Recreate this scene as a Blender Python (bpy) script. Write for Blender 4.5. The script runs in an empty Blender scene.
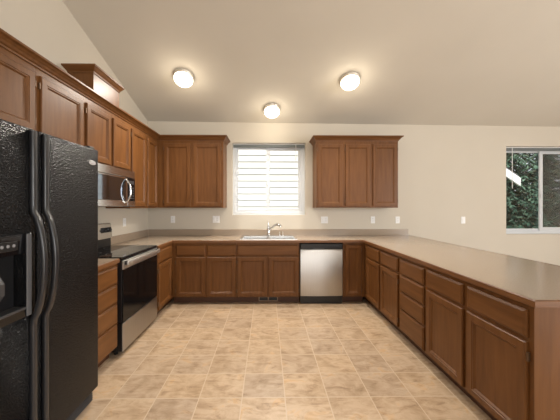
import bpy, bmesh, math, random
from mathutils import Vector, Matrix

random.seed(7)
S = bpy.context.scene
COL = S.collection
PI = math.pi

# ------------------------------------------------------------------ camera, world, light, exposure
cam_d = bpy.data.cameras.new('camera')
cam = bpy.data.objects.new('camera', cam_d)
COL.objects.link(cam)
cam.location = (0, 0, 1.40)
cam.rotation_euler = (PI / 2, 0, -0.0114)
cam_d.sensor_width = 36.0
cam_d.lens = 36.0 * 260 / 560
cam_d.shift_x = 10 / 560
cam_d.shift_y = -4 / 560
cam_d.clip_start = 0.02
S.camera = cam

S.view_settings.view_transform = 'Standard'
S.view_settings.look = 'None'
S.view_settings.gamma = 1.0
S.view_settings.use_curve_mapping = False
S.view_settings.exposure = 0.42

W = bpy.data.worlds.new('world')
S.world = W
W.use_nodes = True
W.node_tree.nodes['Background'].inputs[0].default_value = (0.86, 0.93, 1.0, 1)
W.node_tree.nodes['Background'].inputs[1].default_value = 0.9

sun_d = bpy.data.lights.new('sun', 'SUN')
sun_d.energy = 6.0
sun_d.angle = math.radians(2)
sun_d.color = (1.0, 0.95, 0.86)
sun = bpy.data.objects.new('sun', sun_d)
COL.objects.link(sun)
sun.rotation_euler = Vector((0.30, 0.50, -1.0)).to_track_quat('-Z', 'Y').to_euler()


def area(name, loc, target, sx, sy, power, color):
    d = bpy.data.lights.new(name, 'AREA')
    d.shape = 'RECTANGLE'
    d.size, d.size_y, d.energy, d.color = sx, sy, power, color
    o = bpy.data.objects.new(name, d)
    COL.objects.link(o)
    o.location = loc
    o.rotation_euler = (Vector(target) - Vector(loc)).to_track_quat('-Z', 'Y').to_euler()
    return o


# added fill panels behind the camera and on the right, standing in for daylight
area('rear_fill_light', (1.2, -4.55, 2.3), (0.6, 4, 1.6), 5.5, 2.2, 110, (1.0, 0.99, 0.98))
area('side_fill_light', (6.45, -1.2, 1.5), (0, 1.4, 1.3), 2.6, 2.1, 230, (1.0, 0.99, 0.98))


# ------------------------------------------------------------------ materials
def mat(name, color, rough=0.5, metal=0.0, coat=0.0, emit=None, emit_s=0.0, spec=None):
    m = bpy.data.materials.new(name)
    m.use_nodes = True
    b = m.node_tree.nodes['Principled BSDF']
    b.inputs['Base Color'].default_value = (*color, 1)
    b.inputs['Roughness'].default_value = rough
    b.inputs['Metallic'].default_value = metal
    b.inputs['Coat Weight'].default_value = coat
    if spec is not None:
        b.inputs['Specular IOR Level'].default_value = spec
    if emit:
        b.inputs['Emission Color'].default_value = (*emit, 1)
        b.inputs['Emission Strength'].default_value = emit_s
    return m


def nodes(m):
    nt = m.node_tree
    return nt, nt.nodes, nt.links, nt.nodes['Principled BSDF']


def add_noise(m, c1, c2, scale=(1, 1, 1), nscale=5.0, detail=4, bump=0.0, bump_dist=0.01, coord='Object', rand=False,
              lo=0.3, hi=0.7, rough_var=None):
    nt, N, L, b = nodes(m)
    tc = N.new('ShaderNodeTexCoord')
    mp = N.new('ShaderNodeMapping')
    mp.inputs['Scale'].default_value = scale
    L.new(tc.outputs[coord], mp.inputs['Vector'])
    if rand:
        oi = N.new('ShaderNodeObjectInfo')
        ml = N.new('ShaderNodeMath')
        ml.operation = 'MULTIPLY'
        ml.inputs[1].default_value = 37.0
        L.new(oi.outputs['Random'], ml.inputs[0])
        L.new(ml.outputs[0], mp.inputs['Location'])
    nz = N.new('ShaderNodeTexNoise')
    nz.inputs['Scale'].default_value = nscale
    nz.inputs['Detail'].default_value = detail
    L.new(mp.outputs[0], nz.inputs['Vector'])
    rp = N.new('ShaderNodeValToRGB')
    rp.color_ramp.elements[0].position = lo
    rp.color_ramp.elements[1].position = hi
    rp.color_ramp.elements[0].color = (*c1, 1)
    rp.color_ramp.elements[1].color = (*c2, 1)
    L.new(nz.outputs['Fac'], rp.inputs[0])
    L.new(rp.outputs[0], b.inputs['Base Color'])
    if bump:
        bp = N.new('ShaderNodeBump')
        bp.inputs['Strength'].default_value = bump
        bp.inputs['Distance'].default_value = bump_dist
        L.new(nz.outputs['Fac'], bp.inputs['Height'])
        L.new(bp.outputs[0], b.inputs['Normal'])
    return m


WOOD_A, WOOD_B = (0.105, 0.040, 0.0110), (0.172, 0.071, 0.0215)
wood_v = add_noise(mat('stained_wood_upright_grain', WOOD_A, 0.38, spec=0.27), WOOD_A, WOOD_B, (9, 9, 0.9), 3.2, 5, rand=True, lo=0.25, hi=0.75)
wood_h = add_noise(mat('stained_wood_level_grain', WOOD_A, 0.38, spec=0.27), WOOD_A, WOOD_B, (0.9, 9, 9), 3.2, 5, rand=True, lo=0.25, hi=0.75)
wood_edge = add_noise(mat('counter_edge_wood', WOOD_A, 0.4), (0.13, 0.052, 0.016), (0.18, 0.075, 0.025), (2, 2, 14), 3, 4)
register_m = mat('tan_register_metal', (0.30, 0.20, 0.13), 0.45)
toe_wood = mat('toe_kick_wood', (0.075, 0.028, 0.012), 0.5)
wall_m = add_noise(mat('wall_paint', (0.62, 0.53, 0.39), 0.85), (0.572, 0.522, 0.438), (0.592, 0.542, 0.458), (1, 1, 1), 1.5, 2)
ceil_m = add_noise(mat('ceiling_paint', (0.60, 0.52, 0.40), 0.9), (0.61, 0.57, 0.495), (0.63, 0.59, 0.515), (1, 1, 1), 1.5, 2)
trim_m = mat('white_trim', (0.80, 0.78, 0.74), 0.4)
vinyl_m = mat('backlit_white_vinyl', (0.62, 0.645, 0.67), 0.35)  # white frames, greyed and cooled in the colour for their backlit shade
counter_m = add_noise(mat('laminate', (0.4, 0.29, 0.2), 0.2, spec=0.6), (0.295, 0.228, 0.165), (0.36, 0.283, 0.21), (1, 1, 1), 140, 5, lo=0.35, hi=0.65)
black_gloss = mat('black_glass', (0.005, 0.005, 0.006), 0.06, spec=0.5)
mirror_glass = mat('reflective_dark_glass', (0.27, 0.31, 0.37), 0.06, 1.0)
oven_glass = mat('oven_glass', (0.004, 0.004, 0.0045), 0.08, spec=0.22)
black_plastic = mat('black_plastic', (0.010, 0.010, 0.011), 0.35)
dark_grey = mat('dark_grey_plastic', (0.045, 0.045, 0.048), 0.32)
trim_grey = mat('grey_trim_plastic', (0.10, 0.10, 0.105), 0.3)
satin_steel = mat('satin_steel', (0.72, 0.70, 0.67), 0.42, 1.0)
handle_m = mat('satin_charcoal_plastic', (0.018, 0.018, 0.020), 0.3, coat=0.12)
chrome = mat('chrome', (0.72, 0.72, 0.73), 0.12, 1.0)
nickel = mat('brushed_nickel', (0.78, 0.74, 0.68), 0.45, 1.0)
white_plastic = mat('white_plastic', (0.80, 0.80, 0.79), 0.35)
slot_m = mat('outlet_slot', (0.30, 0.30, 0.31), 0.5)
badge_m = mat('silver_badge', (0.75, 0.75, 0.76), 0.25, 0.6)
hinge_m = mat('bronze_hinge', (0.13, 0.075, 0.04), 0.4, 0.5)
print_m = mat('grey_print', (0.35, 0.35, 0.36), 0.4)

steel = mat('brushed_steel', (0.60, 0.585, 0.56), 0.36, 1.0)
add_noise(steel, (0.48, 0.47, 0.455), (0.56, 0.55, 0.535), (300, 1.5, 1.5), 2, 2, bump=0.02, bump_dist=0.001)
nt, N, L, B = nodes(steel)
B.inputs['Anisotropic'].default_value = 0.85
B.inputs['Anisotropic Rotation'].default_value = 0.25
tg = N.new('ShaderNodeTangent')
tg.direction_type = 'RADIAL'
tg.axis = 'Z'
L.new(tg.outputs[0], B.inputs['Tangent'])
steel_h = mat('brushed_steel_band', (0.62, 0.60, 0.575), 0.17, 1.0)
add_noise(steel_h, (0.68, 0.67, 0.65), (0.76, 0.75, 0.73), (1.5, 1.5, 300), 2, 2, bump=0.01, bump_dist=0.001)
sink_steel = mat('sink_steel', (0.70, 0.70, 0.69), 0.22, 1.0)

fridge_m = mat('textured_black_enamel', (0.010, 0.010, 0.011), 0.22, spec=0.19)
add_noise(fridge_m, (0.003, 0.003, 0.0035), (0.006, 0.006, 0.0065), (1, 1, 1), 105, 3, bump=1.0, bump_dist=0.0085)

lamp_glass = mat('lit_opal_glass', (0.9, 0.88, 0.82), 0.3, emit=(1.0, 0.88, 0.70), emit_s=4.5)
glow_m = mat('grey_button', (0.22, 0.22, 0.23), 0.4)

glass_m = bpy.data.materials.new('window_glass')
glass_m.use_nodes = True
nt = glass_m.node_tree
nt.nodes.clear()
out = nt.nodes.new('ShaderNodeOutputMaterial')
mx = nt.nodes.new('ShaderNodeMixShader')
tr = nt.nodes.new('ShaderNodeBsdfTransparent')
gl = nt.nodes.new('ShaderNodeBsdfGlossy')
gl.inputs['Roughness'].default_value = 0.02
fr_ = nt.nodes.new('ShaderNodeFresnel')
fr_.inputs['IOR'].default_value = 1.28
nt.links.new(fr_.outputs[0], mx.inputs[0])
nt.links.new(tr.outputs[0], mx.inputs[1])
nt.links.new(gl.outputs[0], mx.inputs[2])
nt.links.new(mx.outputs[0], out.inputs[0])

screen_m = bpy.data.materials.new('insect_screen')
screen_m.use_nodes = True
nt = screen_m.node_tree
nt.nodes.clear()
out = nt.nodes.new('ShaderNodeOutputMaterial')
mx = nt.nodes.new('ShaderNodeMixShader')
tr = nt.nodes.new('ShaderNodeBsdfTransparent')
df = nt.nodes.new('ShaderNodeBsdfDiffuse')
df.inputs['Color'].default_value = (0.07, 0.07, 0.068, 1)
mx.inputs[0].default_value = 0.38
nt.links.new(tr.outputs[0], mx.inputs[1])
nt.links.new(df.outputs[0], mx.inputs[2])
nt.links.new(mx.outputs[0], out.inputs[0])

# floor: printed stone-look vinyl in rectangular tiles, pale joints
floor_m = mat('vinyl_tile', (0.5, 0.36, 0.23), 0.38)
nt, N, L, B = nodes(floor_m)
tc = N.new('ShaderNodeTexCoord')
TX, TY = 0.313, 0.2725
sep = N.new('ShaderNodeSeparateXYZ')
L.new(tc.outputs['Object'], sep.inputs[0])


def mth(op, a, b=None):
    n = N.new('ShaderNodeMath')
    n.operation = op
    for i, v in enumerate((a, b)):
        if v is None:
            continue
        if isinstance(v, (int, float)):
            n.inputs[i].default_value = v
        else:
            L.new(v, n.inputs[i])
    return n.outputs[0]


ux = mth('DIVIDE', mth('SUBTRACT', sep.outputs[0], 0.131 - 40 * TX), TX)
uy = mth('DIVIDE', mth('SUBTRACT', sep.outputs[1], 1.900 - 40 * TY), TY)
fx = mth('ABSOLUTE', mth('SUBTRACT', mth('FRACT', ux), 0.5))
fy = mth('ABSOLUTE', mth('SUBTRACT', mth('FRACT', uy), 0.5))
gx = mth('GREATER_THAN', fx, 0.5 - 0.0038 / TX)
gy = mth('GREATER_THAN', fy, 0.5 - 0.0038 / TY)
grout = mth('MAXIMUM', gx, gy)
cmb = N.new('ShaderNodeCombineXYZ')
L.new(mth('FLOOR', ux), cmb.inputs[0])
L.new(mth('FLOOR', uy), cmb.inputs[1])
wn = N.new('ShaderNodeTexWhiteNoise')
wn.noise_dimensions = '3D'
L.new(cmb.outputs[0], wn.inputs['Vector'])
off = N.new('ShaderNodeVectorMath')
off.operation = 'SCALE'
off.inputs['Scale'].default_value = 13.0
L.new(wn.outputs['Color'], off.inputs[0])
addv = N.new('ShaderNodeVectorMath')
L.new(tc.outputs['Object'], addv.inputs[0])
L.new(off.outputs[0], addv.inputs[1])
n1 = N.new('ShaderNodeTexNoise')
n1.inputs['Scale'].default_value = 5.0
n1.inputs['Detail'].default_value = 7
n1.inputs['Roughness'].default_value = 0.62
n1.inputs['Distortion'].default_value = 0.7
L.new(addv.outputs[0], n1.inputs['Vector'])
r1 = N.new('ShaderNodeValToRGB')
e = r1.color_ramp.elements
e[0].position, e[0].color = 0.32, (0.36, 0.26, 0.165, 1)
e[1].position, e[1].color = 0.66, (0.52, 0.36, 0.215, 1)
x = e.new(0.47); x.color = (0.45, 0.335, 0.23, 1)
x = e.new(0.58); x.color = (0.50, 0.385, 0.275, 1)
L.new(n1.outputs['Fac'], r1.inputs[0])
tint = N.new('ShaderNodeMix')
tint.data_type = 'RGBA'
tint.blend_type = 'MULTIPLY'
tint.inputs[0].default_value = 1.0
tr_ = N.new('ShaderNodeValToRGB')
tr_.color_ramp.elements[0].color = (0.93, 0.92, 0.93, 1)
tr_.color_ramp.elements[1].color = (1.10, 1.07, 1.02, 1)
L.new(wn.outputs['Value'], tr_.inputs[0])
L.new(r1.outputs[0], tint.inputs[6])
L.new(tr_.outputs[0], tint.inputs[7])
n2 = N.new('ShaderNodeTexNoise')
n2.inputs['Scale'].default_value = 11.0
n2.inputs['Detail'].default_value = 8
n2.inputs['Roughness'].default_value = 0.7
n2.inputs['Distortion'].default_value = 1.1
mp2 = N.new('ShaderNodeMapping')
mp2.inputs['Scale'].default_value = (0.55, 1.5, 1)
mp2.inputs['Rotation'].default_value = (0, 0, 0.35)
L.new(addv.outputs[0], mp2.inputs['Vector'])
L.new(mp2.outputs[0], n2.inputs['Vector'])
r2 = N.new('ShaderNodeValToRGB')
r2.color_ramp.elements[0].position, r2.color_ramp.elements[0].color = 0.33, (0.62, 0.56, 0.50, 1)
r2.color_ramp.elements[1].position, r2.color_ramp.elements[1].color = 0.56, (1.05, 1.05, 1.05, 1)
x = r2.color_ramp.elements.new(0.43); x.color = (0.90, 0.86, 0.80, 1)
L.new(n2.outputs['Fac'], r2.inputs[0])
vein = N.new('ShaderNodeMix')
vein.data_type = 'RGBA'
vein.blend_type = 'MULTIPLY'
vein.inputs[0].default_value = 1.0
L.new(tint.outputs[2], vein.inputs[6])
L.new(r2.outputs[0], vein.inputs[7])
gm = N.new('ShaderNodeMix')
gm.data_type = 'RGBA'
gm.inputs[7].default_value = (0.56, 0.44, 0.315, 1)
L.new(grout, gm.inputs[0])
L.new(vein.outputs[2], gm.inputs[6])
L.new(gm.outputs[2], B.inputs['Base Color'])
bp = N.new('ShaderNodeBump')
bp.inputs['Strength'].default_value = 0.15
bp.inputs['Distance'].default_value = 0.002
L.new(n1.outputs['Fac'], bp.inputs['Height'])
L.new(bp.outputs[0], B.inputs['Normal'])

# outdoors
siding_m = mat('pale_siding_paint', (0.62, 0.61, 0.57), 0.7)
fascia_m = mat('white_fascia_paint', (0.85, 0.85, 0.84), 0.6)
shingle_m = mat('grey_shingle', (0.10, 0.10, 0.105), 0.9)
needle_m = add_noise(mat('conifer_needles', (0.03, 0.06, 0.035), 0.95, spec=0.1), (0.014, 0.036, 0.026), (0.085, 0.150, 0.105), (1, 1, 1), 2.6, 5, lo=0.38, hi=0.66)
bark_m = mat('bark', (0.07, 0.05, 0.035), 0.9)
earth_m = add_noise(mat('lawn', (0.05, 0.08, 0.03), 0.95), (0.03, 0.05, 0.02), (0.09, 0.11, 0.05), (1, 1, 1), 6, 4)


# ------------------------------------------------------------------ helpers
def obj(name, bm, m, parent=None, smooth=False):
    """link a bmesh as ONE mesh object; coordinates are local to the parent"""
    bmesh.ops.recalc_face_normals(bm, faces=bm.faces)
    me = bpy.data.meshes.new(name)
    bm.to_mesh(me)
    bm.free()
    me.materials.append(m)
    if smooth:
        for p in me.polygons:
            p.use_smooth = True
        if hasattr(me, 'set_sharp_from_angle'):
            me.set_sharp_from_angle(angle=math.radians(38))
    o = bpy.data.objects.new(name, me)
    COL.objects.link(o)
    if parent:
        o.parent = parent
    return o


def tag(o, label, cat, group=None):
    o['label'] = label
    o['category'] = cat
    if group:
        o['group'] = group
    return o


def thing(name, label, cat, loc=(0, 0, 0), rz=0.0, group=None):
    o = bpy.data.objects.new(name, None)
    o.empty_display_size = 0.05
    COL.objects.link(o)
    o.location = loc
    o.rotation_euler = (0, 0, rz)
    return tag(o, label, cat, group)


def struct(name, bm, m, parent=None, label=None):
    o = obj(name, bm, m, parent)
    o['kind'] = 'structure'
    return o


def box(bm, x0, x1, y0, y1, z0, z1, bev=0.0, seg=2):
    sub = bmesh.new()
    bmesh.ops.create_cube(sub, size=1.0)
    for v in sub.verts:
        v.co = Vector((x0 + (v.co.x + .5) * (x1 - x0), y0 + (v.co.y + .5) * (y1 - y0), z0 + (v.co.z + .5) * (z1 - z0)))
    if bev > 0:
        bmesh.ops.bevel(sub, geom=list(sub.edges), offset=bev, segments=seg, affect='EDGES', profile=0.5)
    merge(bm, sub)
    return bm


def merge(bm, sub):
    mp = {}
    for v in sub.verts:
        mp[v] = bm.verts.new(v.co)
    for f in sub.faces:
        try:
            bm.faces.new([mp[v] for v in f.verts])
        except ValueError:
            pass
    sub.free()


def B_(*a, **k):
    return box(bmesh.new(), *a, **k)


def rings(bm, loops, cap0=True, cap1=True, closed=True):
    """skin a list of vertex loops"""
    vs = [[bm.verts.new(p) for p in lp] for lp in loops]
    n = len(vs[0])
    for a, b in zip(vs[:-1], vs[1:]):
        for i in range(n if closed else n - 1):
            j = (i + 1) % n
            bm.faces.new((a[i], a[j], b[j], b[i]))
    if cap0:
        bm.faces.new(vs[0])
    if cap1:
        bm.faces.new(vs[-1])
    return bm


def rect_loop(x0, x1, z0, z1, ins, y):
    return [(x0 + ins, y, z0 + ins), (x1 - ins, y, z0 + ins), (x1 - ins, y, z1 - ins), (x0 + ins, y, z1 - ins)]


def door_bm(x0, x1, z0, z1, t=0.02, s=0.048):
    """framed door with a moulded inner edge and a recessed flat panel, front towards -y"""
    prof = [(0.0, 0.0), (0.0, -t + 0.006), (0.005, -t), (s - 0.002, -t), (s + 0.001, -t + 0.004), (s + 0.008, -t + 0.004),
            (s + 0.018, -t + 0.014), (s + 0.020, -t + 0.014)]
    return rings(bmesh.new(), [rect_loop(x0, x1, z0, z1, i, y) for i, y in prof])


def drawer_bm(x0, x1, z0, z1, t=0.02):
    prof = [(0.0, 0.0), (0.0, -t + 0.010), (0.004, -t + 0.006), (0.014, -t), (0.016, -t)]
    return rings(bmesh.new(), [rect_loop(x0, x1, z0, z1, i, y) for i, y in prof])


def lathe(bm, prof, seg=32, cx=0, cy=0, cap0=True, cap1=True):
    loops = [[(cx + r * math.cos(2 * PI * i / seg), cy + r * math.sin(2 * PI * i / seg), z) for i in range(seg)] for r, z in prof]
    return rings(bm, loops, cap0, cap1)


def tube(bm, pts, r, seg=12, r2=None, ends=True):
    """round (or elliptical) tube along points"""
    pts = [Vector(p) for p in pts]
    loops = []
    ref = None
    for i, p in enumerate(pts):
        t = (pts[min(i + 1, len(pts) - 1)] - pts[max(i - 1, 0)]).normalized()
        if ref is None:
            ref = Vector((0, 0, 1)) if abs(t.z) < 0.9 else Vector((1, 0, 0))
        a = (ref - t * ref.dot(t)).normalized()
        b = t.cross(a)
        ref = a
        rr = r[i] if isinstance(r, (list, tuple)) else r
        rb = rr if r2 is None else r2
        loops.append([p + a * (rr * math.cos(2 * PI * k / seg)) + b * (rb * math.sin(2 * PI * k / seg)) for k in range(seg)])
    return rings(bm, loops, ends, ends)


def sweep(bm, prof, path, closed=False):
    """profile of (out, z) swept along a level path; out is to the RIGHT of travel; mitred corners"""
    P = [Vector((p[0], p[1])) for p in path]
    n = len(P)
    loops = []
    for i in range(n):
        d0 = (P[i] - P[i - 1]).normalized() if (i > 0 or closed) else None
        d1 = (P[(i + 1) % n] - P[i]).normalized() if (i < n - 1 or closed) else None
        d0 = d0 or d1
        d1 = d1 or d0
        n0 = Vector((d0.y, -d0.x))
        n1 = Vector((d1.y, -d1.x))
        m = (n0 + n1)
        m = m / (1 + n0.dot(n1))
        loops.append([(P[i].x + m.x * o, P[i].y + m.y * o, z) for o, z in prof])
    if closed:
        loops.append(loops[0])
    rings(bm, loops, not closed, not closed)
    if closed:
        bmesh.ops.remove_doubles(bm, verts=bm.verts, dist=1e-6)
    return bm


def grid_slab(xs, ys, inside, z0, z1):
    """slab over grid cells for which inside(cx, cy); no inner walls"""
    bm = bmesh.new()
    top, bot = {}, {}

    def v(d, i, j, z):
        if (i, j) not in d:
            d[(i, j)] = bm.verts.new((xs[i], ys[j], z))
        return d[(i, j)]

    def ins(i, j):
        return 0 <= i < len(xs) - 1 and 0 <= j < len(ys) - 1 and inside((xs[i] + xs[i + 1]) / 2, (ys[j] + ys[j + 1]) / 2)

    for i in range(len(xs) - 1):
        for j in range(len(ys) - 1):
            if not ins(i, j):
                continue
            bm.faces.new([v(top, *p, z1) for p in ((i, j), (i + 1, j), (i + 1, j + 1), (i, j + 1))])
            bm.faces.new([v(bot, *p, z0) for p in ((i, j), (i, j + 1), (i + 1, j + 1), (i + 1, j))])
            for (di, dj, a, b) in ((0, -1, (i, j), (i + 1, j)), (1, 0, (i + 1, j), (i + 1, j + 1)),
                                   (0, 1, (i + 1, j + 1), (i, j + 1)), (-1, 0, (i, j + 1), (i, j))):
                if not ins(i + di, j + dj):
                    bm.faces.new((v(bot, *a, z0), v(bot, *b, z0), v(top, *b, z1), v(top, *a, z1)))
    return bm


# ------------------------------------------------------------------ room shell
XL, XR, YB, YR = -1.968, 6.60, 4.32, -4.75
RIDGE = -0.2
FALL = -0.0095           # the ceiling line drops a touch towards the right


def ceil_z(x, y):
    s = 2.80 + FALL * (x - XL)
    return s + 0.32 * (YB - y) if y >= RIDGE else s + 0.32 * (YB - RIDGE) - 0.32 * (RIDGE - y)


bm = bmesh.new()
box(bm, XL - 0.2, XR + 0.2, YR - 0.2, YB + 0.15, -0.12, 0.0)
struct('floor', bm, floor_m)

bm = bmesh.new()
pts = []
for x in (XL - 0.15, XR + 0.15):
    for y in (YB + 0.15, RIDGE, YR - 0.15):
        pts.append((x, y, ceil_z(x, y)))
lo = [bm.verts.new(p) for p in pts]
hi = [bm.verts.new((p[0], p[1], p[2] + 0.12)) for p in pts]
for a, b, c, d in ((0, 1, 4, 3), (1, 2, 5, 4)):
    bm.faces.new([lo[i] for i in (a, b, c, d)])
    bm.faces.new([hi[i] for i in (a, b, c, d)])
for a, b in ((0, 1), (1, 2), (2, 5), (5, 4), (4, 3), (3, 0)):
    bm.faces.new((lo[a], lo[b], hi[b], hi[a]))
struct('ceiling', bm, ceil_m)

K0, K1, KZ0, KZ1 = -0.575, 0.640, 1.250, 2.450     # kitchen window opening
D0, D1, DZ0, DZ1 = 4.015, 5.450, 0.925, 2.405      # dining window opening


def holed_wall(name, axis_lo, axis_hi, t0, t1, z1, holes, along_x=True):
    us = sorted({axis_lo, axis_hi, *[h[0] for h in holes], *[h[1] for h in holes]})
    zs = sorted({0.0, z1, *[h[2] for h in holes], *[h[3] for h in holes]})
    bm = grid_slab(us, zs, lambda u, z: not any(h[0] < u < h[1] and h[2] < z < h[3] for h in holes), t0, t1)
    for v in bm.verts:
        u, z, t = v.co
        v.co = (u, t, z) if along_x else (t, u, z)
    return struct(name, bm, wall_m)


holed_wall('wall_back', XL - 0.14, XR + 0.14, YB, YB + 0.14, 2.86, [(K0, K1, KZ0, KZ1), (D0, D1, DZ0, DZ1)])


def gable_wall(name, x0, x1):
    xf = x1 if name == 'wall_left' else x0
    prof = [(YB, 0), (YB, ceil_z(xf, YB) + 0.06), (RIDGE, ceil_z(xf, RIDGE) + 0.06), (YR, ceil_z(xf, YR) + 0.06), (YR, 0)]
    bm = rings(bmesh.new(), [[(x, y, z) for y, z in prof] for x in (x0, x1)])
    return struct(name, bm, wall_m)


gable_wall('wall_left', XL - 0.14, XL)
holed = [(-2.5, 0.1, 0.05, 2.15)]
# right wall has the patio door opening behind the picture
us, zs = [YR, -2.5, 0.1, YB], [0, 0.05, 2.15, 2.86]
bm = grid_slab(us, zs, lambda u, z: not (-2.5 < u < 0.1 and 0.05 < z < 2.15), XR, XR + 0.14)
for v in bm.verts:
    u, z, t = v.co
    v.co = (t, u, z)
tri = rings(bmesh.new(), [[(x, YB, 2.86), (x, RIDGE, ceil_z(XR, RIDGE) + 0.06), (x, YR, 2.86)] for x in (XR, XR + 0.14)])
merge(bm, tri)
struct('wall_right', bm, wall_m)
holed_wall('wall_rear', XL - 0.14, XR + 0.14, YR - 0.14, YR, 2.86, [(-1.5, 3.9, 0.9, 2.4)])

bm = B_(2.40, XR, YB - 0.014, YB, 0, 0.09, bev=0.003)
struct('baseboard_back', bm, trim_m)


# ------------------------------------------------------------------ windows
def slider_window(name, x0, x1, z0, z1, screen_right):
    yf = YB + 0.085
    root = bpy.data.objects.new(name, None)
    COL.objects.link(root)
    root.location = (x0, yf, z0)
    root['kind'] = 'structure'
    w, h = x1 - x0, z1 - z0
    f = 0.045
    bm = bmesh.new()
    rings(bm, [[(a, y, b) for a, b in ((i, i), (w - i, i), (w - i, h - i), (i, h - i))] for i, y in
               ((0.0, 0.055), (0.0, 0.0), (f, 0.0), (f + 0.006, 0.012), (f + 0.006, 0.055), (0.0, 0.055))], False, False)
    bmesh.ops.remove_doubles(bm, verts=bm.verts, dist=1e-6)
    obj('window_frame', bm, vinyl_m, root)
    mid = w / 2
    for k, (a, b, y) in enumerate(((f + 0.006, mid + 0.016, 0.034), (mid - 0.046, w - f - 0.006, 0.012))):
        s = 0.034 if k == 0 else 0.058
        bm = bmesh.new()
        lo_, hi_ = f + 0.006, h - f - 0.006
        rings(bm, [[(p, yy, q) for p, q in ((a + i, lo_ + i), (b - i, lo_ + i), (b - i, hi_ - i), (a + i, hi_ - i))] for i, yy in
                   ((0.0, y + 0.020), (0.0, y), (s - 0.004, y), (s, y + 0.004), (s, y + 0.020), (0.0, y + 0.020))], False, False)
        bmesh.ops.remove_doubles(bm, verts=bm.verts, dist=1e-6)
        sash = obj('sash', bm, vinyl_m, root)
        obj('glass_pane', B_(a + s - 0.003, b - s + 0.003, y + 0.008, y + 0.012, lo_ + s - 0.003, hi_ - s + 0.003), glass_m, sash)
        if k == 1:
            obj('sash_latch', B_(a + 0.008, a + 0.026, y - 0.012, y, h * 0.42, h * 0.42 + 0.06, bev=0.003), vinyl_m, sash)
    if screen_right:
        obj('insect_screen', B_(mid, w - f - 0.01, 0.0515, 0.0525, f + 0.01, h - f - 0.01), screen_m, root)
    return root


slider_window('window_1', K0, K1, KZ0, KZ1, False)
slider_window('window_2', D0, D1, DZ0, DZ1, True)


def blind(label, x0, x1, ztop, y, wand_x):
    t = thing('window_blind', label, 'blind', ((x0 + x1) / 2, y, ztop - 0.006), 0, None)
    w = (x1 - x0) / 2 - 0.008
    obj('headrail', B_(-w, w, -0.018, 0.018, -0.014, 0.0, bev=0.003), white_plastic, t)
    bm = bmesh.new()
    for k in range(8):
        z = -0.016 - k * 0.0046
        box(bm, -w + 0.004, w - 0.004, -0.013, 0.013, z - 0.0036, z)
    obj('slat_stack', bm, dark_grey_slat, t)['label'] = 'grey gathered slats'
    obj('bottom_rail', B_(-w + 0.004, w - 0.004, -0.013, 0.013, -0.062, -0.0535, bev=0.002), dark_grey_slat, t)
    obj('tilt_wand', tube(bmesh.new(), [(wand_x, -0.024, -0.02), (wand_x, -0.026, -0.70 if wand_x < 0 else -0.30)], 0.005, 8), white_plastic, t)
    return t


dark_grey_slat = mat('grey_slats', (0.17, 0.19, 0.19), 0.45)
blind('raised mini blind with grey slats at the top of the window over the sink', K0, K1, KZ1, YB + 0.050, 0.45)
blind('raised mini blind with a long white wand in the window facing the trees', D0, D1, DZ1, YB + 0.050, -0.59)

# ------------------------------------------------------------------ cabinets
FY = 3.714     # back run face frames
BT = 0.8755     # top of base cabinets
UB, UT = 1.372, 2.405


def hinge(parent, x, z, side):
    """dark wrap hinge knuckle at a door's edge"""
    obj('hinge', B_(x - 0.005, x + 0.005, -0.016, 0.0, z - 0.024, z + 0.024, bev=0.002), hinge_m, parent)


def fronts(t, lst):
    for kind, x0, x1, z0, z1, *h in lst:
        if kind == 'door':
            d = obj('door', door_bm(x0, x1, z0, z1), wood_v, t)
            side = h[0] if h else 'l'
            hx = x0 - 0.006 if side == 'l' else x1 + 0.006
            for z in (z0 + 0.075, z1 - 0.075):
                hinge(d, hx, z, side)
        elif kind == 'drawer':
            obj('drawer', drawer_bm(x0, x1, z0, z1), wood_h, t)
        else:
            obj('false_drawer_front', drawer_bm(x0, x1, z0, z1), wood_h, t)


def base_cabinet(label, loc, rz, w, lst, d=0.60, xa=0.0, xb=None, hollow=False, group='base cabinets'):
    t = thing('base_cabinet', label, 'cabinet', loc, rz, group)
    xb = w if xb is None else xb
    bm = bmesh.new()
    if hollow:
        box(bm, xa, xb, 0.0, 0.02, 0.10, BT)
        box(bm, xa, xa + 0.018, 0.02, d, 0.10, BT)
        box(bm, xb - 0.018, xb, 0.02, d, 0.10, BT)
        box(bm, xa + 0.018, xb - 0.018, 0.02, d, 0.10, 0.118)
        box(bm, xa + 0.018, xb - 0.018, d - 0.012, d, 0.118, BT)
    else:
        box(bm, xa, xb, 0.0, d, 0.10, BT)
    obj('cabinet_body', bm, wood_v, t)
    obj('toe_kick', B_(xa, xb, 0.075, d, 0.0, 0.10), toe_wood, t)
    fronts(t, lst)
    return t


DZ = (0.695, 0.845)     # top drawers
PZ = (0.115, 0.672)     # doors under them

# back run
base_cabinet('two door, two drawer wooden base cabinet in the back left corner beside the sink cabinet', (-1.344, FY, 0), 0, 0.906,
             [('drawer', 0.052, 0.464, *DZ), ('drawer', 0.494, 0.898, *DZ), ('door', 0.052, 0.464, *PZ), ('door', 0.494, 0.898, *PZ, 'r')])
base_cabinet('wooden sink base cabinet with one wide false drawer front, under the window', (-0.436, FY, 0), 0, 0.900,
             [('false', 0.016, 0.884, *DZ), ('door', 0.016, 0.438, *PZ), ('door', 0.462, 0.884, *PZ, 'r')], hollow=True)
base_cabinet('narrow one door wooden base cabinet right of the dishwasher, without a drawer', (1.090, FY, 0), 0, 0.309,
             [('door', 0.026, 0.258, 0.115, 0.845, 'r')])
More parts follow.
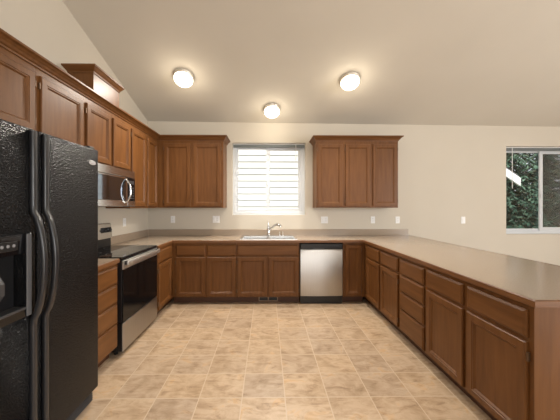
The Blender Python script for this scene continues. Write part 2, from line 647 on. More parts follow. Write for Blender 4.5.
# left run (front faces +x)
LX = -1.388
stack = [(0.695, 0.850), (0.520, 0.676), (0.332, 0.500), (0.112, 0.314)]
base_cabinet('four drawer wooden base cabinet between the refrigerator and the range', (LX, 1.957, 0), PI / 2, 0.468,
             [('drawer', 0.020, 0.448, *z) for z in stack], d=0.556)
base_cabinet('wooden base cabinet with one drawer over one door, just right of the range', (-1.346, 3.196, 0), PI / 2, 0.5,
             [('drawer', 0.020, 0.450, *DZ), ('door', 0.020, 0.450, *PZ)], xb=1.112)
# peninsula (front faces -x)
PX = 1.40
base_cabinet('two door, two drawer wooden peninsula cabinet nearest the back corner', (PX, 3.637, 0), -PI / 2, 0.914,
             [('drawer', 0.022, 0.434, *DZ), ('drawer', 0.479, 0.891, *DZ), ('door', 0.022, 0.434, *PZ), ('door', 0.479, 0.891, *PZ, 'r')], xa=-0.672)
base_cabinet('four drawer wooden base cabinet in the middle of the peninsula', (PX, 2.7225, 0), -PI / 2, 0.4565,
             [('drawer', 0.022, 0.434, *z) for z in ((0.698, 0.843), (0.520, 0.680), (0.340, 0.502), (0.115, 0.322))])
pen = base_cabinet('two door, two drawer wooden cabinet at the near open end of the peninsula', (PX, 2.2655, 0), -PI / 2, 0.914,
                   [('drawer', 0.020, 0.437, *DZ), ('drawer', 0.477, 0.890, *DZ), ('door', 0.020, 0.437, *PZ), ('door', 0.477, 0.890, *PZ, 'r')])
obj('end_panel', B_(0.9145, 0.922, -0.003, 0.602, 0.0, BT, bev=0.001), wood_v, pen)


# upper cabinets
def upper_cabinet(label, loc, rz, w, lst, z0=UB, d=0.325, xb=None, xa=0.0):
    t = thing('upper_cabinet', label, 'cabinet', (loc[0], loc[1], z0), rz, 'upper cabinets')
    xb = w if xb is None else xb
    bm = bmesh.new()
    box(bm, xa, xb, 0.0, d, 0.012, UT - z0)
    box(bm, xa, xb, 0.0, 0.02, 0.0, 0.012)
    box(bm, xa, xa + 0.016, 0.02, d, 0.0, 0.012)
    box(bm, xb - 0.016, xb, 0.02, d, 0.0, 0.012)
    obj('cabinet_body', bm, wood_v, t)
    fronts(t, [(k, a, b, c - z0, e_ - z0, *h) for k, a, b, c, e_, *h in lst])
    return t


UZ = (1.397, 2.350)
ULX = -1.668
upper_cabinet('short wooden wall cabinet above the refrigerator', (ULX, 0.975, 0), PI / 2, 0.9195,
              [('door', 0.022, 0.440, 1.93, UZ[1]), ('door', 0.480, 0.897, 1.93, UZ[1], 'r')], z0=1.905, d=0.295)
upper_cabinet('tall single door wooden wall cabinet between the refrigerator and the microwave', (ULX, 1.8965, 0), PI / 2, 0.4855,
              [('door', 0.024, 0.464, *UZ)], d=0.295)
upper_cabinet('short two door wooden wall cabinet directly above the microwave', (ULX, 2.383, 0), PI / 2, 0.799,
              [('door', 0.022, 0.390, 1.832, UZ[1]), ('door', 0.434, 0.778, 1.832, UZ[1], 'r')], z0=1.815, d=0.295)
upper_cabinet('tall two door wooden wall cabinet right of the microwave, in the corner', (ULX, 3.183, 0), PI / 2, 0.805,
              [('door', 0.020, 0.398, *UZ), ('door', 0.440, 0.768, *UZ, 'r')], d=0.295, xb=1.13)
UY = 3.992
upper_cabinet('tall two door wooden wall cabinet on the back wall left of the window', (-1.667, UY, 0), 0, 0.999,
              [('door', 0.095, 0.497, *UZ), ('door', 0.542, 0.960, *UZ, 'r')])
rup = upper_cabinet('three door wooden wall cabinet on the back wall right of the window', (0.760, UY, 0), 0, 1.262,
                    [('door', 0.018, 0.402, *UZ), ('door', 0.443, 0.828, *UZ), ('door', 0.868, 1.246, *UZ, 'r')])

CZ = UT - 0.004
crown_prof = [(0.0, 0.0), (0.008, 0.0), (0.010, 0.012), (0.020, 0.020), (0.028, 0.034), (0.044, 0.050), (0.058, 0.056), (0.060, 0.060), (0.060, 0.072), (0.0, 0.072)]
cr = sweep(bmesh.new(), [(o + 0.001, z + CZ) for o, z in crown_prof], [(ULX, 0.90), (ULX, UY), (-0.668, UY), (-0.668, YB - 0.001)])
tag(obj('crown_molding', cr, wood_h), 'wooden crown molding along the tops of the left and back left wall cabinets', 'molding')
cr = sweep(bmesh.new(), [(o, z + CZ - UB) for o, z in crown_prof], [(0.0, 0.326), (0.0, 0.0), (1.262, 0.0), (1.262, 0.326)])
obj('crown_molding', cr, wood_h, rup)

# wooden duct chase standing on the microwave cabinet
ch = thing('duct_chase', 'small wooden box with crown molding standing on top of the left wall cabinets', 'chase', (-1.735, 2.655, CZ + 0.0725), 0)
bx0, bx1, by0, by1 = -0.115, 0.115, -0.209, 0.210
obj('chase_body', B_(bx0, bx1, by0, by1, 0.0, 0.232), wood_v, ch)
cp = [(0.0, 0.166), (0.006, 0.166), (0.010, 0.181), (0.020, 0.193), (0.034, 0.215), (0.040, 0.219), (0.040, 0.235), (0.0, 0.235)]
obj('crown_molding', sweep(bmesh.new(), cp, [(bx0, by1), (bx0, by0), (bx1, by0), (bx1, by1)], closed=True), wood_h, ch)

# ------------------------------------------------------------------ countertops
CT0, CT1 = 0.876, 0.914
SX0, SX1, SY0, SY1 = -0.385, 0.435, 3.760, 4.262     # sink cut-out
CF = 3.700       # slab front of the back run (wood edge adds to it)
LE, PE, PR, PN = -1.342, 1.388, 2.370, 1.330
xs = sorted([XL + 0.001, LE, SX0, SX1, PE, PR])
ys = sorted([PN, 3.192, CF, SY0, SY1, YB - 0.001])


def in_counter(x, y):
    if SX0 < x < SX1 and SY0 < y < SY1:
        return False
    if y > CF:
        return x < PR
    if x < LE:
        return y > 3.192
    return x > PE


ct = obj('countertop', grid_slab(xs, ys, in_counter, CT0, CT1), counter_m)
tag(ct, 'long beige laminate countertop running along the back wall and out over the peninsula', 'countertop')
ep = [(0.0, CT0), (0.011, CT0), (0.014, CT0 + 0.003), (0.014, CT1 - 0.004), (0.010, CT1 + 0.0004), (0.0, CT1 + 0.0004)]
bm = sweep(bmesh.new(), ep, [(LE, 3.192), (LE, CF), (PE, CF), (PE, PN), (PR, PN), (PR, YB - 0.002)])
obj('wood_edge', bm, wood_edge, ct)['label'] = 'brown wooden front edge'
sp = [(0.0, CT1), (0.019, CT1), (0.019, CT1 + 0.096), (0.015, CT1 + 0.100), (0.0, CT1 + 0.100)]
bm = sweep(bmesh.new(), sp, [(XL + 0.001, 3.192), (XL + 0.001, YB - 0.001), (2.352, YB - 0.001)])
obj('backsplash', bm, counter_m, ct)

LE2 = -1.378
c2 = obj('countertop', grid_slab([XL + 0.001, LE2], [1.955, 2.424], lambda x, y: True, CT0, CT1), counter_m)
tag(c2, 'short beige laminate countertop between the refrigerator and the range', 'countertop')
obj('wood_edge', sweep(bmesh.new(), ep, [(LE2, 1.955), (LE2, 2.424)]), wood_edge, c2)['label'] = 'brown wooden front edge'
obj('backsplash', sweep(bmesh.new(), sp, [(XL + 0.001, 1.955), (XL + 0.001, 2.424)]), counter_m, c2)

# ------------------------------------------------------------------ sink, faucet
sk = thing('kitchen_sink', 'stainless double bowl sink set in the counter under the window', 'sink', (0.025, 4.011, CT1), 0)
hx, hy = 0.420, 0.258
bowls = [(-0.385, -0.018, -0.225, 0.165), (0.018, 0.385, -0.225, 0.165)]
xs = sorted([-hx, hx] + [b[0] for b in bowls] + [b[1] for b in bowls])
ys = sorted([-hy, hy, -0.225, 0.165])
bm = grid_slab(xs, ys, lambda x, y: not any(b[0] < x < b[1] and b[2] < y < b[3] for b in bowls), 0.0005, 0.008)
obj('sink_rim', bm, sink_steel, sk)
for (a, b, c, d) in bowls:
    loops = []
    for i, z in ((0.0, 0.007), (0.003, -0.002), (0.010, -0.14), (0.030, -0.172), (0.06, -0.180)):
        loops.append([(a + i, c + i, z), (b - i, c + i, z), (b - i, d - i, z), (a + i, d - i, z)])
    for i, z in ((0.058, -0.183), (0.028, -0.175), (0.007, -0.142), (0.001, -0.002), (-0.0005, 0.0065)):
        loops.append([(a + i, c + i, z), (b - i, c + i, z), (b - i, d - i, z), (a + i, d - i, z)])
    bw = obj('bowl', rings(bmesh.new(), loops, False, False), sink_steel, sk)
    me = bw.data
    b2 = bmesh.new(); b2.from_mesh(me)
    b2.verts.ensure_lookup_table()
    b2.faces.new([b2.verts[i] for i in range(16, 20)]); b2.faces.new([b2.verts[i] for i in range(20, 24)])
    bmesh.ops.recalc_face_normals(b2, faces=b2.faces)
    b2.to_mesh(me); b2.free()
    obj('drain', lathe(bmesh.new(), [(0.045, -0.1795), (0.045, -0.1775), (0.036, -0.176), (0.030, -0.179)], 24, (a + b) / 2, (c + d) / 2), chrome, bw, True)

fz = CT1 + 0.008
fa = thing('faucet', 'chrome single lever faucet with angled pull-out spout behind the sink', 'faucet', (0.025, 4.222, fz), 0)
obj('deck_plate', B_(-0.10, 0.10, -0.026, 0.026, 0.0, 0.008, bev=0.004), chrome, fa)
obj('faucet_body', lathe(bmesh.new(), [(0.030, 0.008), (0.030, 0.016), (0.024, 0.030), (0.022, 0.10), (0.024, 0.13), (0.020, 0.150), (0.006, 0.158)], 24), chrome, fa, True)
obj('lever_handle', tube(bmesh.new(), [(0, 0, 0.15), (-0.002, -0.002, 0.18), (-0.006, 0.004, 0.235)], [0.012, 0.010, 0.008], 10), chrome, fa, True)
spt = [(0.012, -0.01, 0.085), (0.05, -0.05, 0.130), (0.09, -0.09, 0.168), (0.125, -0.125, 0.186)]
so = obj('spout', tube(bmesh.new(), spt, [0.017, 0.015, 0.015, 0.016], 14), chrome, fa, True)
obj('spray_head', tube(bmesh.new(), [(0.125, -0.125, 0.186), (0.15, -0.15, 0.188), (0.175, -0.175, 0.178), (0.185, -0.185, 0.160)], [0.018, 0.021, 0.022, 0.020], 14), chrome, so, True)
for px, lab, hgt in ((0.205, 'slim dark deck spray stub behind the sink, the one nearer the faucet', 0.055), (0.255, 'slim dark deck spray stub behind the sink, the one farther from the faucet', 0.058)):
    t = thing('soap_pump', lab, 'soap pump', (px, 4.222, fz), 0, 'stubs behind the sink')
    obj('base_collar', lathe(bmesh.new(), [(0.016, 0.0), (0.016, 0.006), (0.010, 0.012)], 16), chrome, t, True)
    obj('pump_stem', lathe(bmesh.new(), [(0.008, 0.010), (0.008, hgt - 0.01), (0.011, hgt - 0.006), (0.011, hgt), (0.004, hgt + 0.003)], 16), nickel, t, True)

# ------------------------------------------------------------------ dishwasher
dw = thing('dishwasher', 'stainless steel dishwasher with black control strip in the back run', 'dishwasher', (0.470, FY, 0), 0)
dwW = 0.614
obj('tub', B_(0.004, dwW - 0.004, 0.01, 0.58, 0.11, 0.862), black_plastic, dw)
bm = bmesh.new()
n = 12
loops = []
for k in range(n + 1):      # gently bowed front
    u = k / n
    xx = 0.008 + u * (dwW - 0.016)
    yy = -0.020 - 0.010 * (1 - (2 * u - 1) ** 2) ** 0.8
    loops.append([(xx, 0.01, 0.118), (xx, yy + 0.004, 0.118), (xx, yy, 0.124), (xx, yy, 0.774), (xx, yy + 0.004, 0.780), (xx, 0.01, 0.780)])
rings(bm, loops)
obj('door', bm, steel, dw, True)
cp_ = obj('control_panel', B_(0.006, dwW - 0.006, -0.030, 0.01, 0.784, 0.862, bev=0.006), black_plastic, dw)
for k in range(7):
    obj('button', B_(0.375 + k * 0.026, 0.391 + k * 0.026, -0.032, -0.029, 0.830, 0.838, bev=0.0008), dark_grey, cp_)
obj('handle_recess', B_(0.18, 0.34, -0.0305, -0.028, 0.790, 0.806, bev=0.001), dark_grey, cp_)
obj('kick_plate', B_(0.006, dwW - 0.006, 0.012, 0.06, 0.0, 0.114, bev=0.003), black_plastic, dw)

# ------------------------------------------------------------------ range
rg = thing('kitchen_range', 'stainless freestanding electric range with black glass top on the left wall', 'range', (-1.400, 2.428, 0), PI / 2)
rw = 0.762
obj('range_body', B_(0.003, rw - 0.003, 0.0, 0.535, 0.04, 0.895, bev=0.002), black_plastic, rg)
ck = obj('cooktop', B_(0.001, rw - 0.001, -0.056, 0.50, 0.897, 0.9235, bev=0.005), black_gloss, rg)
for (cx, cy, r) in ((0.19, 0.09, 0.105), (0.57, 0.09, 0.080), (0.19, 0.35, 0.080), (0.57, 0.35, 0.105)):
    bm = bmesh.new()
    lathe(bm, [(r, 0.9234), (r, 0.9239), (r - 0.003, 0.9239), (r - 0.003, 0.9234)], 40, cx, cy, False, False)
    obj('burner_ring', bm, dark_grey, ck, True)
od = obj('oven_door', B_(0.004, rw - 0.004, -0.052, -0.002, 0.310, 0.890, bev=0.004), black_plastic, rg)
obj('door_glass', B_(0.006, rw - 0.006, -0.062, -0.050, 0.314, 0.806, bev=0.003), oven_glass, od)
obj('upper_band', B_(0.006, rw - 0.006, -0.062, -0.050, 0.808, 0.888, bev=0.003), satin_steel, od)
bm = bmesh.new()
box(bm, 0.030, rw - 0.010, -0.100, -0.084, 0.836, 0.884, bev=0.006)
obj('handle', bm, satin_steel, od, True)
for x0 in (0.032, rw - 0.040):
    obj('handle_bracket', B_(x0, x0 + 0.026, -0.092, -0.058, 0.846, 0.880, bev=0.004), black_plastic, od)
sd = obj('storage_drawer', B_(0.004, rw - 0.004, -0.050, -0.002, 0.045, 0.302, bev=0.003), black_plastic, rg)
obj('steel_face', B_(0.004, rw - 0.004, -0.061, -0.0505, 0.045, 0.302, bev=0.003), steel, sd)['label'] = 'stainless drawer face'
for (px, py) in ((0.05, 0.03), (rw - 0.05, 0.03), (0.05, 0.49), (rw - 0.05, 0.49)):
    obj('leveling_leg', lathe(bmesh.new(), [(0.018, 0.0), (0.018, 0.012), (0.009, 0.014), (0.009, 0.042)], 12, px, py), black_plastic, rg)
bg = obj('backguard', B_(0.004, rw - 0.004, 0.500, 0.545, 0.896, 1.020, bev=0.003), black_plastic, rg)
panel = rings(bmesh.new(), [[(x, 0.483, 1.018), (x, 0.555, 1.018), (x, 0.555, 1.196), (x, 0.512, 1.196), (x, 0.503, 1.190)] for x in (0.002, rw - 0.002)])
bmesh.ops.bevel(panel, geom=list(panel.edges), offset=0.003, segments=2, affect='EDGES')
obj('steel_panel', panel, steel_h, bg)['label'] = 'stainless control panel'


def slanted(x0, x1, z0, z1, t):
    def yf(z):
        return 0.483 + (z - 1.018) * (0.503 - 0.483) / (1.190 - 1.018)
    bm = bmesh.new()
    rings(bm, [[(x0, yf(z0) - o, z0), (x1, yf(z0) - o, z0), (x1, yf(z1) - o, z1), (x0, yf(z1) - o, z1)] for o in (-0.004, t)])
    return bm


obj('display', slanted(0.30, 0.47, 1.085, 1.150, 0.003), black_gloss, bg)
for x0, x1 in ((0.028, 0.205), (rw - 0.205, rw - 0.006)):
    obj('knob_plate', slanted(x0, x1, 1.088, 1.146, 0.002), black_plastic, bg)
for cx in (0.075, 0.160, rw - 0.160, rw - 0.065):
    bm = lathe(bmesh.new(), [(0.026, 0.0), (0.026, 0.006), (0.021, 0.010), (0.019, 0.028), (0.016, 0.031)], 20)
    bmesh.ops.rotate(bm, verts=bm.verts, cent=(0, 0, 0), matrix=Matrix.Rotation(PI / 2, 3, 'X'))
    bmesh.ops.translate(bm, verts=bm.verts, vec=(cx, 0.492, 1.117))
    obj('knob', bm, black_plastic, bg, True)

# ------------------------------------------------------------------ microwave
mw = thing('microwave', 'stainless over-the-range microwave with black glass door under the wall cabinet', 'microwave', (-1.60, 2.4035, 1.392), PI / 2)
mwW, mwH = 0.758, 0.420
obj('microwave_body', B_(0.002, mwW - 0.002, 0.022, 0.362, 0.0, mwH, bev=0.003), dark_grey, mw)
vt = obj('vent_band', B_(0.0, mwW, -0.004, 0.024, 0.335, mwH - 0.002, bev=0.004), steel_h, mw)
md = obj('door', B_(0.0, 0.590, -0.006, 0.021, 0.004, 0.331, bev=0.004), steel_h, mw)
obj('door_window', B_(0.012, 0.560, -0.0085, 0.0, 0.068, 0.318, bev=0.003), mirror_glass, md)
hp = []
for k in range(13):
    u = k / 12
    hp.append((0.545 + 0.012 * math.sin(PI * u), -0.008 - 0.052 * math.sin(PI * u) ** 0.7, 0.045 + 0.265 * u))
obj('handle', tube(bmesh.new(), hp, 0.011, 10), steel_h, md, True)
cpn = obj('control_panel', B_(0.594, mwW, -0.006, 0.021, 0.068, 0.331, bev=0.004), black_gloss, mw)
for r in range(5):
    for c in range(3):
        obj('button', B_(0.622 + c * 0.038, 0.650 + c * 0.038, -0.0072, -0.005, 0.090 + r * 0.030, 0.106 + r * 0.030), dark_grey, cpn)
obj('clock_display', B_(0.622, 0.728, -0.0072, -0.005, 0.262, 0.302), dark_grey, cpn)
obj('lower_band', B_(0.594, mwW, -0.006, 0.021, 0.004, 0.066, bev=0.003), steel_h, mw)

# ------------------------------------------------------------------ refrigerator
fr = thing('refrigerator', 'large black side-by-side refrigerator with water dispenser, on the left', 'refrigerator', (-1.212, 0.975, 0), PI / 2)
fw = 0.910
fs = 0.410     # door split
obj('fridge_body', B_(0.004, fw - 0.004, 0.082, 0.705, 0.03, 1.785, bev=0.006), fridge_m, fr)
grl = bmesh.new()
box(grl, 0.012, fw - 0.012, 0.046, 0.081, 0.012, 0.098, bev=0.003)
for k in range(5):
    z = 0.022 + k * 0.015
    box(grl, 0.03, fw - 0.02, 0.026, 0.048, z, z + 0.007, bev=0.002)
obj('base_grille', grl, dark_grey, fr)
for x in (0.06, fw - 0.06):
    for y in (0.12, 0.64):
        obj('roller_foot', lathe(bmesh.new(), [(0.02, 0.0), (0.02, 0.03)], 12, x, y), black_plastic, fr)


def rounded_door(x0, x1):
    bm = B_(x0, x1, 0.0, 0.074, 0.105, 1.800)
    bmesh.ops.bevel(bm, geom=[e for e in bm.edges], offset=0.010, segments=3, affect='EDGES', profile=0.5)
    return bm


DX0, DX1, DZ0_, DZ1_ = 0.055, 0.340, 0.885, 1.170    # dispenser recess
fd = obj('freezer_door', rounded_door(0.0, fs - 0.004), fridge_m, fr, True)
cut = obj('cutter', B_(DX0, DX1, -0.05, 0.060, DZ0_, DZ1_), fridge_m, fr)
mod = fd.modifiers.new('cut', 'BOOLEAN')
mod.operation = 'DIFFERENCE'
mod.solver = 'EXACT'
mod.object = cut
bpy.context.view_layer.update()
dg = bpy.context.evaluated_depsgraph_get()
me = bpy.data.meshes.new_from_object(fd.evaluated_get(dg))
fd.modifiers.clear()
fd.data = me
bpy.data.objects.remove(cut)
rd = obj('fridge_door', rounded_door(fs + 0.004, fw), fridge_m, fr, True)


def fridge_handle(xc):
    path = [(xc, -0.012, 0.125), (xc, -0.012, 0.30), (xc, -0.012, 0.79)]
    for k in range(0, 17):
        u = k / 16
        path.append((xc, -0.014 - 0.052 * math.sin(PI * u) ** 0.62, 0.82 + 0.55 * u))
    path += [(xc, -0.012, 1.40), (xc, -0.012, 1.60), (xc, -0.012, 1.785)]
    loops = []
    w, d = 0.0145, 0.013
    for i, p in enumerate(path):
        p = Vector(p)
        t = (Vector(path[min(i + 1, len(path) - 1)]) - Vector(path[max(i - 1, 0)])).normalized()
        nrm = Vector((0, -t.z, t.y)).normalized()
        if nrm.y > 0:
            nrm = -nrm
        lp = []
        for k in range(16):
            a = 2 * PI * k / 16
            ca, sa = math.cos(a), math.sin(a)
            ux = math.copysign(abs(ca) ** 0.6, ca) * w
            uy = math.copysign(abs(sa) ** 0.6, sa) * d
            lp.append(p + Vector((ux, 0, 0)) + nrm * uy)
        loops.append(lp)
    return rings(bmesh.new(), loops)


obj('handle', fridge_handle(fs - 0.036), handle_m, fd, True)
obj('handle', fridge_handle(fs + 0.036), handle_m, rd, True)
# dispenser: proud frame, control strip, recess liner, paddle, tray
hs = bmesh.new()
ox0, ox1, oz0, oz1 = 0.035, 0.358, 0.850, 1.262
xs_, zs_ = [ox0, DX0 + 0.004, DX1 - 0.004, ox1], [oz0, DZ0_ + 0.004, DZ1_ - 0.004, oz1]
g = grid_slab(xs_, zs_, lambda x, z: not (xs_[1] < x < xs_[2] and zs_[1] < z < zs_[2]), -0.012, 0.001)
for v in g.verts:
    v.co = (v.co.x, v.co.z, v.co.y)
merge(hs, g)
obj('dispenser_frame', hs, black_gloss, fd)
obj('frame_trim', B_(ox1 - 0.024, ox1 + 0.002, -0.018, -0.010, oz0, oz1, bev=0.004), trim_grey, fd)
lin = grid_slab([DX0 + 0.001, DX1 - 0.001], [DZ0_ + 0.001, DZ1_ - 0.001], lambda x, z: True, 0.055, 0.059)
for v in lin.verts:
    v.co = (v.co.x, v.co.z, v.co.y)
obj('recess_back', lin, black_plastic, fd)
obj('control_strip', B_(0.10, 0.290, -0.015, -0.011, 1.188, 1.232, bev=0.0015), black_plastic, fd)
for k in range(5):
    bm = lathe(bmesh.new(), [(0.0075, 0.0), (0.0075, 0.003), (0.005, 0.004)], 12)
    bmesh.ops.rotate(bm, verts=bm.verts, cent=(0, 0, 0), matrix=Matrix.Rotation(PI / 2, 3, 'X'))
    bmesh.ops.translate(bm, verts=bm.verts, vec=(0.155 + k * 0.028, -0.0145, 1.212))
    obj('dispenser_button', bm, glow_m, fd, True)
pad = rings(bmesh.new(), [[(x0 + 0.0, y, z), (x1, y, z), (x1, y + 0.012, z), (x0, y + 0.012, z)] for x0, x1, y, z in
                          ((0.175, 0.235, 0.036, 0.93), (0.165, 0.245, 0.004, 0.985), (0.170, 0.240, 0.000, 1.04), (0.180, 0.230, 0.030, 1.10))])
obj('dispenser_paddle', pad, dark_grey, fd)
obj('drip_tray', B_(DX0 + 0.006, DX1 - 0.006, -0.014, 0.050, DZ0_ + 0.002, DZ0_ + 0.014, bev=0.002), dark_grey, fd)
# badge near the top far corner
bm = lathe(bmesh.new(), [(1.0, 0.0), (1.0, 0.5), (0.90, 1.0)], 28)
for v in bm.verts:
    v.co = (v.co.x * 0.036 + 0.843, -0.0035 * v.co.z + 0.0005, v.co.y * 0.0155 + 1.700)
bd = obj('badge', bm, badge_m, rd, True)
bd['label'] = 'oval silver badge'
bm = lathe(bmesh.new(), [(0.80, 0.9), (0.80, 1.15), (0.73, 1.15), (0.73, 0.9)], 28, cap0=False, cap1=False)
for v in bm.verts:
    v.co = (v.co.x * 0.036 + 0.843, -0.0035 * v.co.z + 0.0005, v.co.y * 0.0155 + 1.700)
for k in range(5):
    xk = 0.826 + k * 0.0075
    box(bm, xk, xk + 0.0045, -0.0040, -0.0026, 1.6975, 1.7035)
for x in (0.06, fw - 0.075):
    obj('hinge_cover', B_(x, x + 0.055, 0.015, 0.15, 1.786, 1.818, bev=0.006), black_plastic, fr)
obj('badge_lettering', bm, print_m, rd)

# ------------------------------------------------------------------ ceiling lights
tilt = math.atan(0.32)


def ceiling_light(label, x, y):
    t = thing('ceiling_light', label, 'light', (x, y, ceil_z(x, y) - 0.001), 0, 'ceiling lights')
    t.rotation_euler = (-tilt, 0, 0)
    bm = bmesh.new()
    prof = [(0.060, 0.0), (0.116, 0.0), (0.122, -0.006), (0.119, -0.014), (0.123, -0.022), (0.119, -0.030), (0.123, -0.038), (0.120, -0.046), (0.112, -0.049), (0.060, -0.049)]
    lathe(bm, prof, 48)
    obj('canopy_ring', bm, nickel, t, True)
    dome = [(0.108, -0.048)]
    for k in range(0, 11):
        a = k / 10 * PI / 2
        dome.append((0.119 * math.cos(a) if k < 10 else 0.004, -0.056 - 0.080 * math.sin(a)))
    obj('glass_shade', lathe(bmesh.new(), dome, 40), lamp_glass, t, True)
    d = bpy.data.lights.new('bulb_light', 'SPOT')
    d.energy, d.color, d.shadow_soft_size = 105, (1.0, 0.93, 0.83), 0.11
    d.spot_size, d.spot_blend = math.radians(150), 1.0
    b = bpy.data.objects.new('bulb_light', d)
    COL.objects.link(b)
    b.parent = t
    b.location = (0, 0, -0.17)
    d = bpy.data.lights.new('bulb_glow', 'POINT')
    d.energy, d.color, d.shadow_soft_size = 2.6, (1.0, 0.88, 0.68), 0.09
    b = bpy.data.objects.new('bulb_glow', d)
    COL.objects.link(b)
    b.parent = t
    b.location = (0, 0, -0.25)
    return t


ceiling_light('round dome ceiling light on the left, above the range side', -1.078, 3.385)
ceiling_light('round dome ceiling light in the middle, closest to the window', 0.075, 3.975)
ceiling_light('round dome ceiling light on the right, above the peninsula side', 1.082, 3.395)


# ------------------------------------------------------------------ wall plates
def plate(name, label, cat, loc, rz, kinds):
    t = thing(name, label, cat, loc, rz, 'wall plates')
    w = 0.035 + 0.023 * (len(kinds) - 1)
    obj('cover_plate', rings(bmesh.new(), [rect_loop(-w, w, -0.057, 0.057, i, y) for i, y in ((0, 0), (0, -0.003), (0.004, -0.006), (0.006, -0.006))]), white_plastic, t)
    for i, k in enumerate(kinds):
        cx = (i - (len(kinds) - 1) / 2) * 0.046
        if k == 'o':
            for cz in (-0.020, 0.020):
                rc = obj('receptacle', B_(cx - 0.016, cx + 0.016, -0.0085, -0.005, cz - 0.014, cz + 0.014, bev=0.003), white_plastic, t)
                for dx, h in ((-0.006, 0.006), (0.006, 0.005)):
                    obj('slot', B_(cx + dx - 0.0014, cx + dx + 0.0014, -0.0090, -0.008, cz - h + 0.003, cz + h + 0.003), slot_m, rc)
        else:
            obj('switch_rocker', rings(bmesh.new(), [rect_loop(cx - 0.016, cx + 0.016, -0.033, 0.033, a, y) for a, y in ((0, -0.004), (0, -0.008), (0.003, -0.010))]), white_plastic, t)
    return t


pz = 1.178
plate('wall_outlet', 'white outlet plate on the left wall over the counter right of the range', 'outlet', (XL, 3.61, 1.175), PI / 2, 'o')
plate('wall_outlet', 'white outlet plate on the back wall under the doors of the corner cabinets', 'outlet', (-1.558, YB, pz), 0, 'o')
plate('wall_switch', 'wide white double plate on the back wall just left of the window', 'switch', (-0.845, YB, pz), 0, 'so')
plate('wall_switch', 'wide white double plate on the back wall just right of the window', 'switch', (0.955, YB, pz - 0.01), 0, 'so')
plate('wall_outlet', 'white outlet plate under the middle of the three door wall cabinet', 'outlet', (1.765, YB, pz - 0.01), 0, 'o')
plate('wall_outlet', 'white outlet plate under the right end of the three door wall cabinet', 'outlet', (2.180, YB, pz - 0.01), 0, 'o')
plate('wall_switch', 'single white wall plate alone on the bare wall beyond the peninsula', 'switch', (3.285, YB, pz - 0.015), 0, 's')

# ------------------------------------------------------------------ toe-kick register under the sink
rgst = thing('vent_register', 'brown vent register with two dark openings in the sink cabinet toe kick', 'vent', (0.018, FY + 0.074, 0.050), 0)
xs_, zs_ = [-0.140, -0.128, -0.006, 0.006, 0.128, 0.140], [-0.036, -0.024, 0.024, 0.036]
g = grid_slab(xs_, zs_, lambda x, z: not ((xs_[1] < x < xs_[2] or xs_[3] < x < xs_[4]) and zs_[1] < z < zs_[2]), -0.008, 0.0)
for v in g.verts:
    v.co = (v.co.x, v.co.z, v.co.y)
obj('register_frame', g, register_m, rgst)
for a, b in ((-0.127, -0.007), (0.007, 0.127)):
    bm = bmesh.new()
    for k in range(5):
        z = -0.021 + k * 0.0095
        box(bm, a, b, -0.005, -0.0005, z, z + 0.003)
    box(bm, a, b, -0.0012, -0.0002, -0.0235, 0.0235)
    obj('grille', bm, black_plastic, rgst)

# ------------------------------------------------------------------ outdoors
bm = B_(-14, 24, YB + 0.3, 30, -0.6, -0.5)
o = obj('ground', bm, earth_m)
o['kind'] = 'structure'

NY = 7.0
nh = thing('neighboring_house', 'neighboring house with pale lap siding and white sloping roof edge, outside the windows', 'house', (1.2, NY, -0.5), 0)
hx0, hx1 = -5.0, 4.84
bm = bmesh.new()
lap = 0.172
nl = 40
slope = 0.66
eave_z = 2.17 + 0.5
for k in range(nl):
    z0, z1 = k * lap, (k + 1) * lap
    lim = hx1 if z1 < eave_z else hx1 + 0.45 - (z1 - eave_z) / slope
    lim0 = hx0 if z1 < eave_z else hx0 - 0.45 + (z1 - eave_z) / slope
    if lim <= lim0 + 0.1:
        break
    lim, lim0 = min(lim, hx1), max(lim0, hx0)
    prof = [(0.0, z0), (-0.021, z0), (-0.006, z1), (0.0, z1)]
    rings(bm, [[(x, y, z) for y, z in prof] for x in (lim0, lim)])
box(bm, hx0, hx1, 0.0, 0.12, 0.0, eave_z)
obj('siding_wall', bm, siding_m, nh)
xe = hx1 + 0.45 + 0.02
xm = (hx0 + hx1) / 2
zr = eave_z + (xe - xm) * slope
for nm, y0, y1, th, up, m_ in (('roof', -0.36, 6.0, 0.06, 0.015, shingle_m), ('rake_board', -0.40, -0.36, 0.20, -0.05, fascia_m)):
    bm = bmesh.new()
    lp = [(xe, eave_z + up), (xm, zr + up), (2 * xm - xe, eave_z + up), (2 * xm - xe, eave_z + up - th), (xm, zr + up - th), (xe, eave_z + up - th)]
    loops = [[(x, y, z) for x, z in lp] for y in (y0, y1)]
    a = [bm.verts.new(p) for p in loops[0]]
    b = [bm.verts.new(p) for p in loops[1]]
    for i in range(6):
        bm.faces.new((a[i], a[(i + 1) % 6], b[(i + 1) % 6], b[i]))
    for v in (a, b):
        bm.faces.new((v[0], v[1], v[4], v[5])); bm.faces.new((v[1], v[2], v[3], v[4]))
    obj(nm, bm, m_, nh)


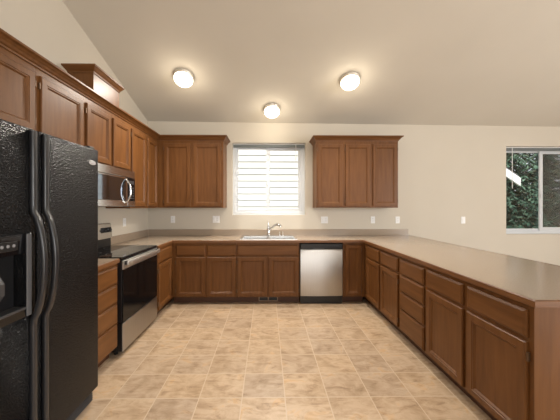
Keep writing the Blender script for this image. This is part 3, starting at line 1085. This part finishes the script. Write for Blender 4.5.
def conifer(label, x, y, h, r, seed):
    rnd = random.Random(seed)
    t = thing('conifer_tree', label, 'tree', (x, y, -0.5), rnd.random() * 6, 'conifers outside the dining window')
    obj('trunk', lathe(bmesh.new(), [(0.13, 0.0), (0.10, h * 0.4), (0.02, h * 0.97)], 10), bark_m, t, True)
    verts, faces = [], []
    nb = 480
    for k in range(nb):
        u = (k + rnd.random()) / nb
        z0 = 0.25 + u * (h - 0.3)
        reach = r * (1 - u) ** 0.75 * (0.75 + 0.4 * rnd.random()) + 0.08
        a = k * 2.39996 + rnd.random() * 0.5
        ca, sa = math.cos(a), math.sin(a)
        ns = max(6, int(reach / 0.075))
        for s_ in range(ns):
            q = (s_ + 0.6) / ns
            bx, bz = reach * q, z0 + 0.10 * q - 0.42 * reach * q * q
            for side in (-1, 1, 0):
                ln = (0.22 - 0.07 * q) * (0.7 + 0.6 * rnd.random())
                wd = 0.020 + 0.022 * rnd.random()
                ang = a + side * (0.85 + 0.3 * rnd.random())
                p0 = Vector((ca * bx, sa * bx, bz + rnd.uniform(-0.05, 0.05)))
                d = Vector((math.cos(ang), math.sin(ang), -0.45 - 0.4 * rnd.random()))
                sd = Vector((-math.sin(ang), math.cos(ang), rnd.uniform(-0.4, 0.4))) * wd
                i0 = len(verts)
                verts += [p0, p0 + d * ln * 0.5 + sd, p0 + d * ln, p0 + d * ln * 0.5 - sd]
                faces.append((i0, i0 + 1, i0 + 2, i0 + 3))
    me = bpy.data.meshes.new('foliage')
    me.from_pydata(verts, [], faces)
    me.materials.append(needle_m)
    o = bpy.data.objects.new('foliage', me)
    COL.objects.link(o)
    o.parent = t


for i, (x, y, h, r, lab) in enumerate(((8.4, 9.2, 6.2, 1.35, 'dark green conifer outside the dining window, beside the white roof edge'),
                                       (12.3, 9.2, 6.8, 1.5, 'dark green conifer behind the screened right half of the dining window'),
                                       (10.3, 13.2, 7.6, 1.7, 'conifer in the second row outside the dining window, between the front trees'),
                                       (16.4, 9.6, 6.6, 1.5, 'conifer at the far right of the trees outside the dining window'),
                                       (14.6, 13.6, 7.2, 1.6, 'conifer in the second row outside the dining window, farthest from the white roof edge'))):
    conifer(lab, x, y, h, r, 11 + i)
